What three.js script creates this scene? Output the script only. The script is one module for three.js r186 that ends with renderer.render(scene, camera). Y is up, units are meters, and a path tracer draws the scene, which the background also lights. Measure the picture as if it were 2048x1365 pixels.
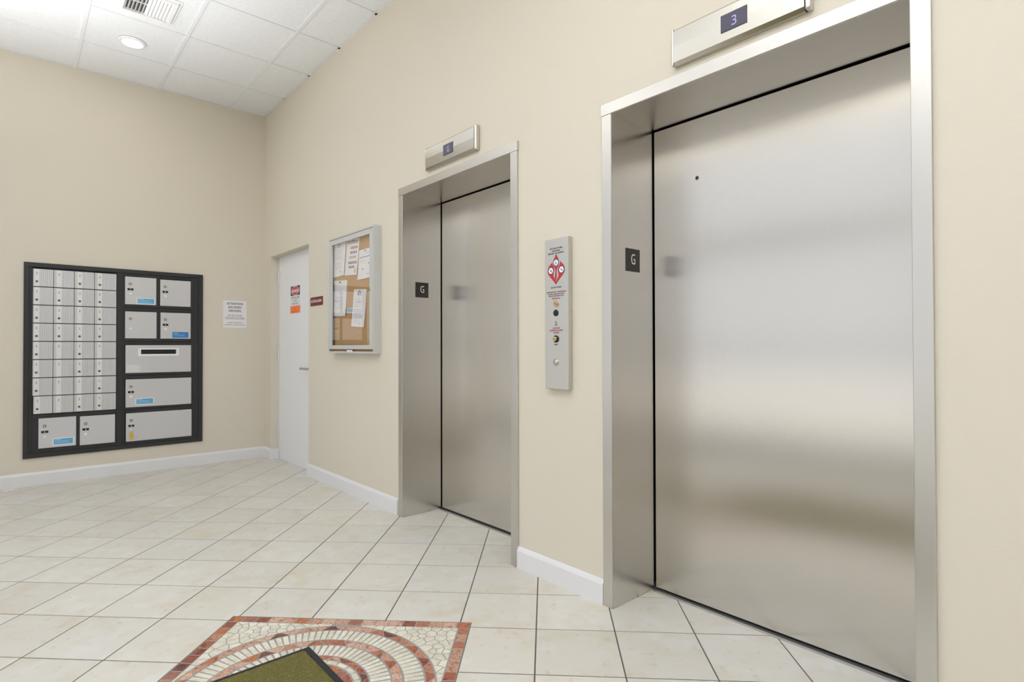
import * as THREE from 'three';
import { RoundedBoxGeometry } from 'three/addons/geometries/RoundedBoxGeometry.js';
import { mergeGeometries } from 'three/addons/utils/BufferGeometryUtils.js';
import { RectAreaLightUniformsLib } from 'three/addons/lights/RectAreaLightUniformsLib.js';

// ---------------------------------------------------------------- camera, sky, exposure
// The lobby: elevator wall is the plane z = 0, mailbox wall the plane x = 0, the room lies at x > 0, z > 0.
const scene = new THREE.Scene();
const camera = new THREE.PerspectiveCamera(62.56, 2048 / 1365, 0.05, 200);
camera.position.set(6.033, 1.1264, 1.9352);
camera.up.set(0.00892, 0.99995, 0.00521);
camera.lookAt(6.033 - 0.748326, 1.1264 + 0.010134, 1.9352 - 0.663253);
scene.add(camera);
const renderer = new THREE.WebGLRenderer({ antialias: true });
renderer.toneMapping = THREE.LinearToneMapping;
renderer.toneMappingExposure = 1.13;
renderer.shadowMap.enabled = true;
RectAreaLightUniformsLib.init();
scene.background = new THREE.Color().setRGB(0.88, 0.91, 0.96);         // bright hazy sky outside the storefront
const sun = new THREE.DirectionalLight(new THREE.Color().setRGB(1, 0.97, 0.93), 6.5);   // high sun behind the building: it lights the pavement, not the lobby
sun.position.set(7, 14, -1.5); sun.target.position.set(4.5, 0, 6); sun.castShadow = true;
Object.assign(sun.shadow.camera, { left: -14, right: 14, top: 14, bottom: -14, far: 40 }); sun.shadow.mapSize.set(2048, 2048);
scene.add(sun, sun.target);
const FLASH_POWER = [25, 70], FLASH_COLOR = new THREE.Color().setRGB(0.97, 0.99, 1.03);   // two assumed bounce flashes, added out of view to brighten the ceiling
const LAMP_POWER = 36, LAMP_COLOR = new THREE.Color().setRGB(1, 0.965, 0.9);
const ROOM_X = 9.0, ROOM_Z = 2.95, CEIL = 3.512;

// ---------------------------------------------------------------- helpers
let seed = 7;
const rnd = () => { seed = (seed * 1664525 + 1013904223) >>> 0; return seed / 4294967296; };
const rr = (a, b) => a + (b - a) * rnd();
const taken = new Map();
function numbered(n) { const k = taken.get(n) || 0; taken.set(n, k + 1); return k ? n + '_' + String(k).padStart(3, '0') : n; }
function mesh(name, geo, mat, parent) {
  const m = new THREE.Mesh(Array.isArray(geo) ? (geo.length > 1 ? mergeGeometries(geo.map((g) => (g.index ? g.toNonIndexed() : g))) : geo[0]) : geo, mat);
  m.name = parent ? name : numbered(name); m.castShadow = m.receiveShadow = true;
  (parent || scene).add(m);
  return m;
}
function tag(o, label, category, group, kind) {
  o.userData.label = label; if (category) o.userData.category = category;
  if (group) o.userData.group = group; if (kind) o.userData.kind = kind;
  return o;
}
function thing(name, label, category, pos = [0, 0, 0], group) {
  const g = new THREE.Group(); g.name = numbered(name); g.position.set(...pos); scene.add(g);
  return tag(g, label, category, group);
}
function struct(name, label) { const g = new THREE.Group(); g.name = name; g.userData = { kind: 'structure', label }; scene.add(g); return g; }
const cbox = (x0, x1, y0, y1, z0, z1) => new THREE.BoxGeometry(x1 - x0, y1 - y0, z1 - z0).translate((x0 + x1) / 2, (y0 + y1) / 2, (z0 + z1) / 2);
const rbox = (x0, x1, y0, y1, z0, z1, r = 0.002, s = 2) => new RoundedBoxGeometry(x1 - x0, y1 - y0, z1 - z0, s, r).translate((x0 + x1) / 2, (y0 + y1) / 2, (z0 + z1) / 2);
const rect = (x0, y0, x1, y1) => [new THREE.Vector2(x0, y0), new THREE.Vector2(x1, y0), new THREE.Vector2(x1, y1), new THREE.Vector2(x0, y1)];
function plate(outer, holes, depth, bevel = 0) {                      // extruded outline with holes, from local z = 0 to z = depth
  const s = new THREE.Shape(outer); for (const h of holes) s.holes.push(new THREE.Path(h.slice().reverse()));
  return new THREE.ExtrudeGeometry(s, { depth: depth - 2 * bevel, bevelEnabled: bevel > 0, bevelSize: bevel, bevelOffset: -bevel, bevelThickness: bevel, bevelSegments: 2, curveSegments: 24 }).translate(0, 0, bevel);
}
// geometry written in (across, up, out) turned onto the mailbox wall: out = +x, across = +z reversed so that prints read rightly
const onMail = (g) => g.rotateY(Math.PI / 2);                         // local x -> -z, local z -> +x

// ---------------------------------------------------------------- computed textures
function noise(size, cells, octaves, gain, sd) {                      // tileable value noise, 0..1
  const out = new Float32Array(size * size); let amp = 1, sum = 0, s = sd;
  const r = () => { s = (s * 1664525 + 1013904223) >>> 0; return s / 4294967296; };
  for (let o = 0; o < octaves; o++) {
    const n = Math.min(size, cells << o), lat = new Float32Array(n * n).map(() => r());
    for (let y = 0; y < size; y++) {
      const fy = (y / size) * n, y0 = Math.floor(fy), ty = fy - y0, sy = ty * ty * (3 - 2 * ty);
      for (let x = 0; x < size; x++) {
        const fx = (x / size) * n, x0 = Math.floor(fx), tx = fx - x0, sx = tx * tx * (3 - 2 * tx);
        const a = lat[(y0 % n) * n + (x0 % n)], b = lat[(y0 % n) * n + ((x0 + 1) % n)], c = lat[((y0 + 1) % n) * n + (x0 % n)], d = lat[((y0 + 1) % n) * n + ((x0 + 1) % n)];
        out[y * size + x] += amp * ((a + (b - a) * sx) * (1 - sy) + (c + (d - c) * sx) * sy);
      }
    }
    sum += amp; amp *= gain;
  }
  for (let i = 0; i < out.length; i++) out[i] /= sum;
  return out;
}
function texture(size, fn, srgb = true) {
  const d = new Uint8Array(size * size * 4);
  for (let i = 0; i < size * size; i++) { const c = fn(i, i % size, (i / size) | 0); d[4 * i] = c[0]; d[4 * i + 1] = c[1]; d[4 * i + 2] = c[2]; d[4 * i + 3] = 255; }
  const t = new THREE.DataTexture(d, size, size); t.wrapS = t.wrapT = THREE.RepeatWrapping; t.magFilter = THREE.LinearFilter; t.minFilter = THREE.LinearMipmapLinearFilter; t.generateMipmaps = true;
  if (srgb) t.colorSpace = THREE.SRGBColorSpace; t.needsUpdate = true; return t;
}
const cl = (v) => Math.max(0, Math.min(255, Math.round(v)));
const mixc = (a, b, t) => { t = Math.max(0, Math.min(1, t)); return [cl(a[0] + (b[0] - a[0]) * t), cl(a[1] + (b[1] - a[1]) * t), cl(a[2] + (b[2] - a[2]) * t)]; };
const nA = noise(512, 6, 5, 0.55, 11), nB = noise(512, 24, 4, 0.6, 23), nC = noise(512, 128, 2, 0.7, 31), nD = noise(512, 10, 4, 0.5, 47);
const rep = (t, m) => { t.repeat.set(1 / m, 1 / m); return t; };      // uv in metres
const ceramicTex = rep(texture(512, (i) => {
  let c = mixc([224, 221, 213], [217, 209, 191], (nA[i] - 0.47) * 2.4);
  c = mixc(c, [228, 227, 222], (nD[i] - 0.5) * 3);
  return mixc(c, [206, 194, 172], Math.max(0, nB[i] - 0.64) * 2.5);
}), 0.8);
const grainBump = rep(texture(512, (i) => { const v = nC[i] * 150 + nB[i] * 105; return [v, v, v]; }, false), 0.25);
const acousticTex = rep(texture(512, (i) => { const p = nC[i] > 0.66 && nB[i] > 0.45 ? 1 : 0; const v = 243 - p * 9 - (nB[i] - 0.5) * 6; return [v, v, v]; }), 0.3);
const stoneTex = rep(texture(512, (i) => mixc(mixc([255, 250, 245], [196, 176, 168], (nB[i] - 0.4) * 2.4), [120, 84, 74], Math.max(0, nA[i] - 0.6) * 3.5 + Math.max(0, nC[i] - 0.74) * 2.5)), 0.12);
const travertineTex = rep(texture(512, (i) => mixc(mixc([255, 253, 246], [228, 222, 206], (nA[i] - 0.4) * 2), [168, 156, 136], Math.max(0, nC[i] - 0.72) * 5)), 0.1);
const carpetTex = rep(texture(512, (i) => mixc(mixc([176, 166, 92], [122, 114, 54], (nC[i] - 0.35) * 2.6), [196, 186, 122], Math.max(0, nB[i] - 0.58) * 3)), 0.16);
const carpetBump = rep(texture(512, (i) => { const v = nC[i] * 255; return [v, v, v]; }, false), 0.16);
const corkTex = rep(texture(512, (i) => mixc([205, 166, 118], [170, 130, 84], (nC[i] - 0.4) * 2)), 0.2);
const concreteTex = rep(texture(512, (i) => mixc([186, 184, 180], [168, 166, 160], nB[i] * 1.4 - 0.2)), 1.5);

function canvasTex(w, h, draw) {
  const c = document.createElement('canvas'); c.width = w; c.height = h; const g = c.getContext('2d'); draw(g, w, h);
  const t = new THREE.CanvasTexture(c); t.colorSpace = THREE.SRGBColorSpace; t.anisotropy = 8; return t;
}
function printMat(w, h, draw, opts = {}) { return new THREE.MeshStandardMaterial({ map: canvasTex(w, h, draw), roughness: 0.6, ...opts }); }
function words(g, lines) {                                            // [text, x, y, px size, colour, weight, max width]
  g.textAlign = 'center'; g.textBaseline = 'middle';
  for (const [t, x, y, s, col, wt = '', mw] of lines) { g.fillStyle = col; g.font = wt + ' ' + s + 'px sans-serif'; g.fillText(t, x, y, mw); }
}

// ---------------------------------------------------------------- materials
const std = (rgb, roughness = 0.6, more = {}) => new THREE.MeshStandardMaterial({ color: new THREE.Color().setRGB(...rgb), roughness, ...more });
const M = {
  wall: std([0.735, 0.678, 0.568], 0.75, { bumpMap: grainBump, bumpScale: 0.0004 }),
  trim: std([0.8, 0.8, 0.81], 0.45),
  doorPaint: std([0.86, 0.865, 0.88], 0.42),
  steel: new THREE.MeshPhysicalMaterial({ color: new THREE.Color().setRGB(0.69, 0.665, 0.625), metalness: 1, roughness: 0.26, anisotropy: 0.8 }),
  steelFace: new THREE.MeshPhysicalMaterial({ color: new THREE.Color().setRGB(0.64, 0.625, 0.59), metalness: 1, roughness: 0.33 }),
  shiny: new THREE.MeshPhysicalMaterial({ color: new THREE.Color().setRGB(0.58, 0.555, 0.5), metalness: 1, roughness: 0.2 }),
  storefront: std([0.3, 0.275, 0.24], 0.45, { metalness: 0.4 }),
  alu: std([0.62, 0.62, 0.62], 0.42, { metalness: 0.85 }),
  aluPaint: std([0.63, 0.645, 0.63], 0.42, { metalness: 0.2 }),
  mailDoor: std([0.66, 0.66, 0.68], 0.4, { metalness: 0.4 }),
  mailStrip: std([0.8, 0.8, 0.79], 0.45, { metalness: 0.15 }),
  black: std([0.012, 0.012, 0.013], 0.6),
  frameBlack: std([0.022, 0.023, 0.026], 0.42),
  rubber: std([0.018, 0.018, 0.024], 0.6),
  dark: std([0.05, 0.05, 0.05], 0.5),
  brass: std([0.62, 0.5, 0.28], 0.3, { metalness: 1 }),
  copper: std([0.68, 0.45, 0.36], 0.3, { metalness: 1 }),
  ceramic: [0, 1, 2, 3].map((k) => new THREE.MeshPhysicalMaterial({ map: ceramicTex, color: new THREE.Color().setRGB(...[[0.94, 0.94, 0.94], [0.97, 0.965, 0.95], [0.91, 0.905, 0.89], [0.95, 0.945, 0.925]][k]), roughness: 0.42 })),
  grout: std([0.12, 0.115, 0.105], 0.9),
  mosaicGrout: std([0.34, 0.335, 0.32], 0.9),
  acoustic: std([0.97, 0.985, 1], 0.9, { map: acousticTex, bumpMap: grainBump, bumpScale: 0.0003 }),
  tee: std([0.84, 0.85, 0.86], 0.5),
  fixture: std([0.84, 0.84, 0.83], 0.5),
  paper: std([0.84, 0.84, 0.84], 0.8),
  carpet: std([1, 1, 1], 1, { map: carpetTex, bumpMap: carpetBump, bumpScale: 0.012 }),
  cork: std([0.95, 0.95, 0.95], 0.9, { map: corkTex }),
  glass: new THREE.MeshPhysicalMaterial({ color: 0xffffff, transmission: 1, thickness: 0, roughness: 0.0, ior: 1.5 }),
  white: std([0.85, 0.85, 0.85], 0.6),
  yellow: std([0.75, 0.5, 0.06], 0.4),
  concrete: std([1, 1, 1], 0.9, { map: concreteTex }),
};
const reds = [[0.36, 0.125, 0.075], [0.27, 0.09, 0.06], [0.42, 0.18, 0.11], [0.55, 0.34, 0.25], [0.46, 0.17, 0.075], [0.17, 0.07, 0.06], [0.46, 0.24, 0.165], [0.6, 0.42, 0.32], [0.33, 0.15, 0.11], [0.58, 0.38, 0.29], [0.5, 0.3, 0.22]].map((c) => std([c[0] * 1.2, c[1] * 1.2, c[2] * 1.2], 0.55, { map: stoneTex }));
const whites = [[0.78, 0.76, 0.7], [0.72, 0.7, 0.64], [0.82, 0.8, 0.75], [0.75, 0.74, 0.66]].map((c) => std(c, 0.6, { map: travertineTex }));

// ---------------------------------------------------------------- floor pieces: flat stones with chamfered edges
const area = (p) => p.reduce((s, a, i) => { const b = p[(i + 1) % p.length]; return s + a[0] * b[1] - b[0] * a[1]; }, 0) / 2;
function clipHalf(p, nx, ny, c) {                                     // keep nx * x + ny * y >= c
  const out = [];
  for (let i = 0; i < p.length; i++) {
    const a = p[i], b = p[(i + 1) % p.length], da = nx * a[0] + ny * a[1] - c, db = nx * b[0] + ny * b[1] - c;
    if (da >= 0) out.push(a);
    if ((da >= 0) !== (db >= 0)) { const t = da / (da - db); out.push([a[0] + (b[0] - a[0]) * t, a[1] + (b[1] - a[1]) * t]); }
  }
  return out;
}
function inset(p, d) {                                                // p anticlockwise
  const n = p.length;
  return p.map((b, i) => {
    const a = p[(i + n - 1) % n], c = p[(i + 1) % n];
    let e1 = [b[0] - a[0], b[1] - a[1]], e2 = [c[0] - b[0], c[1] - b[1]]; const l1 = Math.hypot(...e1) || 1, l2 = Math.hypot(...e2) || 1;
    const n1 = [-e1[1] / l1, e1[0] / l1], n2 = [-e2[1] / l2, e2[0] / l2], k = 1 + n1[0] * n2[0] + n1[1] * n2[1], q = d / Math.max(0.4, k);
    return [b[0] + (n1[0] + n2[0]) * q, b[1] + (n1[1] + n2[1]) * q];
  });
}
function stone(p, gap, chamfer, top, depth, uvo = [0, 0], turn = 0) { // p in (x, z)
  if (area(p) < 0) p = p.slice().reverse();
  const lo = inset(p, gap), hi = inset(p, gap + chamfer), n = p.length, pos = [], uv = [], ct = Math.cos(turn), st = Math.sin(turn);
  const put = (q, y) => { pos.push(q[0], y, q[1]); uv.push(q[0] * ct - q[1] * st + uvo[0], q[0] * st + q[1] * ct + uvo[1]); };
  for (const t of THREE.ShapeUtils.triangulateShape(hi.map((q) => new THREE.Vector2(...q)), [])) for (const k of [t[0], t[2], t[1]]) put(hi[k], top);
  for (let i = 0; i < n; i++) {
    const j = (i + 1) % n, y1 = top - chamfer, y2 = top - depth;
    for (const [q, y] of [[hi[i], top], [hi[j], top], [lo[j], y1], [hi[i], top], [lo[j], y1], [lo[i], y1], [lo[i], y1], [lo[j], y1], [lo[j], y2], [lo[i], y1], [lo[j], y2], [lo[i], y2]]) put(q, y);
  }
  const g = new THREE.BufferGeometry(); g.setAttribute('position', new THREE.Float32BufferAttribute(pos, 3)); g.setAttribute('uv', new THREE.Float32BufferAttribute(uv, 2)); g.computeVertexNormals();
  return g;
}
const Q = Math.SQRT1_2, xz = ([u, v]) => [(u + v) * Q, (v - u) * Q];  // the floor is laid on the diagonal: u = (x - z) / r2, v = (x + z) / r2
const MU0 = 1.59, MU1 = 2.59, MV0 = 3.345, MV1 = 4.345;               // the mosaic square in (u, v)

// ---------------------------------------------------------------- the shell
{
  const notched = (x0, x1, doors) => {                                  // wall outline with openings that reach the floor
    const p = [[x0, 0]]; for (const [a, b, h] of doors) p.push([a, 0], [a, h], [b, h], [b, 0]);
    p.push([x1, 0], [x1, CEIL + 0.12], [x0, CEIL + 0.12]); return p.map((q) => new THREE.Vector2(...q));
  };
  const wallRight = plate(notched(-0.15, ROOM_X + 0.15, [[0.185, 1.158, 2.037], [2.73, 3.885, 2.165], [4.47, 5.63, 2.165]]), [], 0.3).translate(0, 0, -0.3);
  tag(mesh('wall_right', wallRight, M.wall), 'cream painted wall holding the two elevators', null, null, 'structure');
  const wl = plate(rect(-ROOM_Z - 0.15, 0, 0, CEIL + 0.12), [rect(-1.862, 0.242, -0.596, 1.806)], 0.15);
  tag(mesh('wall_left', onMail(wl).translate(-0.15, 0, 0), M.wall), 'beige painted wall holding the mailboxes', null, null, 'structure');
  tag(mesh('wall_far', cbox(ROOM_X, ROOM_X + 0.15, 0, CEIL + 0.12, 0, ROOM_Z + 0.15), M.wall), 'plain end wall of the lobby', null, null, 'structure');
  const wf = plate(notched(0, ROOM_X, [[0.35, 8.3, 3.2]]), [], 0.15).translate(0, 0, ROOM_Z);
  tag(mesh('wall_front', wf, M.wall), 'wall around the glazed storefront facing the elevators', null, null, 'structure');

  // storefront glazing opposite the elevators: daylight enters here
  const w = struct('window_1', 'aluminium storefront glazing facing the elevators'), xs = [0.35, 1.9, 3.5, 5.1, 6.7, 8.3], ys = [0, 1.1, 2.16, 3.2], z0 = ROOM_Z + 0.04, z1 = ROOM_Z + 0.1;
  for (const x of xs) mesh('mullion', cbox(Math.max(0.35, x - 0.025), Math.min(8.3, x + 0.025), 0, 3.2, z0, z1), M.storefront, w);
  for (let i = 0; i < 5; i++) {
    const a = xs[i] + 0.025, b = xs[i + 1] - 0.025;
    for (const [y0, y1] of [[0, 0.1], [1.09, 1.13], [2.11, 2.23], [3.15, 3.2]]) mesh('rail', cbox(a, b, y0, y1, z0, z1), M.storefront, w);
    for (const [y0, y1] of [[0.1, 1.09], [1.13, 2.11], [2.23, 3.15]]) mesh('pane', cbox(a, b, y0, y1, z0 + 0.027, z0 + 0.033), M.glass, w);
  }
  const p = mesh('sidewalk', cbox(-8, 18, -0.12, -0.03, ROOM_Z + 0.15, 16), M.concrete); tag(p, 'pale concrete pavement outside the storefront', null, null, 'structure');

  // baseboards with an eased top edge, running along +x of their own axes
  const bb = (len) => { const s = new THREE.Shape([[0, 0], [0.014, 0], [0.014, 0.088], [0.008, 0.102], [0.003, 0.108], [0, 0.108]].map((q) => new THREE.Vector2(...q))); return new THREE.ExtrudeGeometry(s, { depth: len, bevelEnabled: false }); };
  const board = (name, parts, label) => tag(mesh(name, parts, M.trim), label, null, null, 'structure');
  board('baseboard_left', [bb(ROOM_Z)], 'white baseboard under the mailboxes');
  const along = (x0, x1) => bb(x1 - x0).rotateY(-Math.PI / 2).scale(-1, 1, 1).translate(x0, 0, 0);
  const seg = (x0, x1) => { const s = new THREE.Shape([[0, 0], [0.014, 0], [0.014, 0.088], [0.008, 0.102], [0.003, 0.108], [0, 0.108]].map((q) => new THREE.Vector2(...q))); const g = new THREE.ExtrudeGeometry(s, { depth: x1 - x0, bevelEnabled: false }); g.rotateY(-Math.PI / 2); return g.translate(x1, 0, 0); };
  board('baseboard_right', [seg(0.014, 0.197), cbox(0.185, 0.197, 0, 0.1, -0.078, 0)], 'short white baseboard between the corner and the electrical room door');
  board('baseboard_right_middle', [seg(1.15, 2.701)], 'white baseboard below the bulletin board');
  board('baseboard_right_between', [seg(3.9, 4.457)], 'white baseboard between the two elevators');
  board('baseboard_right_end', [seg(5.645, ROOM_X)], 'white baseboard beyond the elevator with the keyhole');
}

// floor: grout bed with every ceramic tile laid on it
{
  const floor = struct('floor', 'cream ceramic tile floor laid on the diagonal with dark grout');
  mesh('grout_bed', cbox(-0.15, ROOM_X + 0.15, -0.14, -0.0014, -0.4, ROOM_Z + 0.15), M.grout, floor);
  const PU = 0.3105, PV = 0.312, U0 = 2.546, V0 = 3.381, list = [];
  const F = new THREE.Vector3(-0.748326, 0.010134, -0.663253), R = new THREE.Vector3(0.66327, -0.002, -0.748377), P = new THREE.Vector3();
  for (let i = -14; i <= 18; i++) for (let j = -12; j <= 20; j++) {
    const u0 = U0 + i * PU, u1 = u0 + PU, v0 = V0 + j * PV, v1 = v0 + PV, ou = u1 > MU0 && u0 < MU1, ov = v1 > MV0 && v0 < MV1, polys = [];
    if (!(ou && ov)) polys.push([[u0, v0], [u1, v0], [u1, v1], [u0, v1]]);
    else {
      const l = u0 < MU0, r = u1 > MU1, t = v0 < MV0, b = v1 > MV1;
      if (!l && !r && !t && !b) continue;
      if (l && t) polys.push([[u0, v0], [u1, v0], [u1, MV0], [MU0, MV0], [MU0, v1], [u0, v1]]);
      else if (r && t) polys.push([[u0, v0], [u1, v0], [u1, v1], [MU1, v1], [MU1, MV0], [u0, MV0]]);
      else if (l && b) polys.push([[u0, v0], [MU0, v0], [MU0, MV1], [u1, MV1], [u1, v1], [u0, v1]]);
      else if (r && b) polys.push([[MU1, v0], [u1, v0], [u1, v1], [u0, v1], [u0, MV1], [MU1, MV1]]);
      else if (l) polys.push([[u0, v0], [MU0, v0], [MU0, v1], [u0, v1]]);
      else if (r) polys.push([[MU1, v0], [u1, v0], [u1, v1], [MU1, v1]]);
      else if (t) polys.push([[u0, v0], [u1, v0], [u1, MV0], [u0, MV0]]);
      else polys.push([[u0, MV1], [u1, MV1], [u1, v1], [u0, v1]]);
    }
    for (const q of polys) {
      let p = q.map(xz); if (area(p) < 0) p.reverse();
      for (const h of [[1, 0, 0.001], [-1, 0, -ROOM_X + 0.001], [0, 1, -0.272], [0, -1, -ROOM_Z - 0.03]]) if (p.length) p = clipHalf(p, ...h);
      if (p.length < 3 || Math.abs(area(p)) < 0.0008) continue;
      const c = p.reduce((s, a) => [s[0] + a[0] / p.length, s[1] + a[1] / p.length], [0, 0]);
      P.set(c[0] - 6.033, -1.1264, c[1] - 1.9352); const d = P.dot(F), sx = P.dot(R) / d;
      list.push({ p, seen: d > 0.2 && Math.abs(sx) < 1.15 && c[1] > -0.28, d });
    }
  }
  list.sort((a, b) => (b.seen - a.seen) || a.d - b.d);
  const rest = [];
  list.forEach((t, k) => {
    const g = stone(t.p, 0.0026, 0.0007, rr(-0.0002, 0.0002), 0.003, [rr(0, 5), rr(0, 5)], Math.floor(rnd() * 4) * Math.PI / 2 + Math.PI / 4);
    if (k < 300) mesh('tile', g, M.ceramic[Math.floor(rnd() * 4)], floor); else rest.push(g);
  });
  if (rest.length) { const m = mesh('tiles', rest, M.ceramic[0], floor); m.userData.kind = 'stuff'; }
}

// square stone mosaic let into the floor
{
  const cu = 2.09, cv = 3.845, o = xz([cu, cv]);
  const t = thing('floor_mosaic', 'square stone mosaic inlay with red border and concentric arcs, partly under the olive mat', 'mosaic', [o[0], 0, o[1]]);
  const loc = (a, b) => { const q = xz([cu + a, cv + b]); return [q[0] - o[0], q[1] - o[1]]; };
  const pick = (l) => l[Math.floor(rnd() * l.length)];
  const put = (name, ab, mats, gap) => mesh(name, stone(ab.map((q) => loc(...q)), gap, 0.0008, rr(-0.0004, 0.0006), 0.004, [rr(0, 3), rr(0, 3)], rr(0, 6)), pick(mats), t);
  mesh('grout', stone([loc(-0.5, -0.5), loc(0.5, -0.5), loc(0.5, 0.5), loc(-0.5, 0.5)], 0.0005, 0.0002, -0.0009, 0.002), M.mosaicGrout, t);
  const n = 18, s = 1 / n, w = 0.046;
  for (let k = 0; k < n; k++) {
    const a = -0.5 + k * s, b = a + s, c = -0.5 + w, e = 0.5 - w, i0 = Math.max(a, -0.5 + (k === 0 ? 0 : 0)), i1 = b;
    put('border_stone', [[i0, -0.5], [i1, -0.5], [i1, c], [i0, c]], reds, 0.0028);
    put('border_stone', [[i0, e], [i1, e], [i1, 0.5], [i0, 0.5]], reds, 0.0028);
    const v0 = -0.5 + w + k * (1 - 2 * w) / n, v1 = v0 + (1 - 2 * w) / n;
    put('border_stone', [[-0.5, v0], [c, v0], [c, v1], [-0.5, v1]], reds, 0.0028);
    put('border_stone', [[e, v0], [0.5, v0], [0.5, v1], [e, v1]], reds, 0.0028);
  }
  const pol = (r, a) => [r * Math.cos(a), r * Math.sin(a)];
  const ringBricks = (r0, r1, cnt, name, mats, gap) => { for (let k = 0; k < cnt; k++) { const a = (k / cnt) * 2 * Math.PI, b = ((k + 1) / cnt) * 2 * Math.PI, m0 = (r0 + r1) / 2 * (b - a) / 2, mid = (a + b) / 2, cm = [Math.cos(mid), Math.sin(mid)], nm = [-cm[1], cm[0]], hw = r0 * (b - a) / 2 * 1.06;
    put(name, [[cm[0] * r0 - nm[0] * hw, cm[1] * r0 - nm[1] * hw], [cm[0] * r1 - nm[0] * hw, cm[1] * r1 - nm[1] * hw], [cm[0] * r1 + nm[0] * hw, cm[1] * r1 + nm[1] * hw], [cm[0] * r0 + nm[0] * hw, cm[1] * r0 + nm[1] * hw]], mats, gap); } };
  const ringWedges = (r0, r1, cnt) => {                                // slanted joints, alternately leaning, as in the photograph
    for (let k = 0; k < cnt; k++) {
      const st = 2 * Math.PI / cnt, a = k * st, b = a + st, la = (k % 2 ? 1 : -1) * st * 0.3, lb = (k % 2 ? -1 : 1) * st * 0.3, m = 3, p = [];
      for (let i = 0; i <= m; i++) p.push(pol(r0, a - la + (b - lb - a + la) * i / m));
      for (let i = m; i >= 0; i--) p.push(pol(r1, a + la + (b + lb - a - la) * i / m));
      put('arc_stone', p, reds, 0.0022);
    }
  };
  ringWedges(0.411, 0.445, 54); ringBricks(0.339, 0.409, 100, 'white_brick', whites, 0.0022); ringWedges(0.3, 0.337, 44);
  ringBricks(0.228, 0.298, 74, 'white_brick', whites, 0.002); ringWedges(0.2, 0.226, 30); ringBricks(0.176, 0.198, 26, 'white_brick', whites, 0.002); ringWedges(0.118, 0.174, 18); ringWedges(0.05, 0.116, 10);
  // crazy paving in the four corners: cells of scattered points
  for (const [sa, sb] of [[-1, -1], [1, -1], [1, 1], [-1, 1]]) {
    const pts = [], lim = 0.5 - w;
    for (let tries = 0; tries < 4000 && pts.length < 44; tries++) { const q = [rr(0.06, lim), rr(0.06, lim)]; if (Math.hypot(...q) < 0.452 || pts.some((e) => Math.hypot(e[0] - q[0], e[1] - q[1]) < 0.0235)) continue; pts.push(q); }
    for (const q of pts) {
      let p = [[q[0] - 0.045, q[1] - 0.045], [q[0] + 0.045, q[1] - 0.045], [q[0] + 0.045, q[1] + 0.045], [q[0] - 0.045, q[1] + 0.045]];
      for (const e of pts) if (e !== q && p.length) { const dx = q[0] - e[0], dy = q[1] - e[1]; p = clipHalf(p, dx, dy, dx * (q[0] + e[0]) / 2 + dy * (q[1] + e[1]) / 2); }
      const l = Math.hypot(...q);
      p = clipHalf(clipHalf(clipHalf(p, -1, 0, -lim), 0, -1, -lim), q[0] / l, q[1] / l, 0.447); p = clipHalf(clipHalf(p, 1, 0, 0), 0, 1, 0);
      if (p.length < 3 || Math.abs(area(p)) < 6e-5) continue;
      put('crazy_paving_piece', p.map((e) => [e[0] * sa, e[1] * sb]), whites, 0.0016);
    }
  }
}

// ceiling: exposed tee grid with lay-in acoustic tiles
{
  const ceil = struct('ceiling', 'suspended ceiling of white acoustic tiles in a tee grid');
  mesh('slab', cbox(0, ROOM_X, CEIL + 0.045, CEIL + 0.12, 0, ROOM_Z), M.fixture, ceil);
  const xs = [0], zs = [0]; for (let x = 0.558; x < ROOM_X - 0.05; x += 0.613) xs.push(x); xs.push(ROOM_X); for (let z = 0.345; z < ROOM_Z - 0.05; z += 0.608) zs.push(z); zs.push(ROOM_Z);
  for (let i = 0; i + 1 < xs.length; i++) for (let j = 0; j + 1 < zs.length; j++) {
    const x0 = xs[i] + 0.003, x1 = xs[i + 1] - 0.003, z0 = zs[j] + 0.003, z1 = zs[j + 1] - 0.003;
    const g = new THREE.BoxGeometry(x1 - x0, 0.016, z1 - z0).translate((x0 + x1) / 2, CEIL + 0.012 + rr(0, 0.0012), (z0 + z1) / 2), uv = g.attributes.uv, ps = g.attributes.position, k = [rr(0, 3), rr(0, 3)];
    for (let v = 0; v < uv.count; v++) uv.setXY(v, ps.getX(v) + k[0], ps.getZ(v) + k[1]);
    mesh('ceiling_tile', g, M.acoustic, ceil);
  }
  for (const z of zs.slice(1, -1)) mesh('main_tee', rbox(0, ROOM_X, CEIL - 0.0015, CEIL + 0.04, z - 0.0125, z + 0.0125, 0.001, 1), M.tee, ceil);
  for (const x of xs.slice(1, -1)) for (let j = 0; j + 1 < zs.length; j++) mesh('cross_tee', cbox(x - 0.012, x + 0.012, CEIL, CEIL + 0.0035, zs[j] + 0.0125 * (j > 0), zs[j + 1] - 0.0125 * (j + 2 < zs.length)), M.tee, ceil);
  mesh('wall_angle', [cbox(0, ROOM_X, CEIL, CEIL + 0.003, 0, 0.016), cbox(0, 0.016, CEIL, CEIL + 0.003, 0.016, ROOM_Z), cbox(0.016, ROOM_X, CEIL, CEIL + 0.003, ROOM_Z - 0.016, ROOM_Z)], M.tee, ceil);
}

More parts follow.
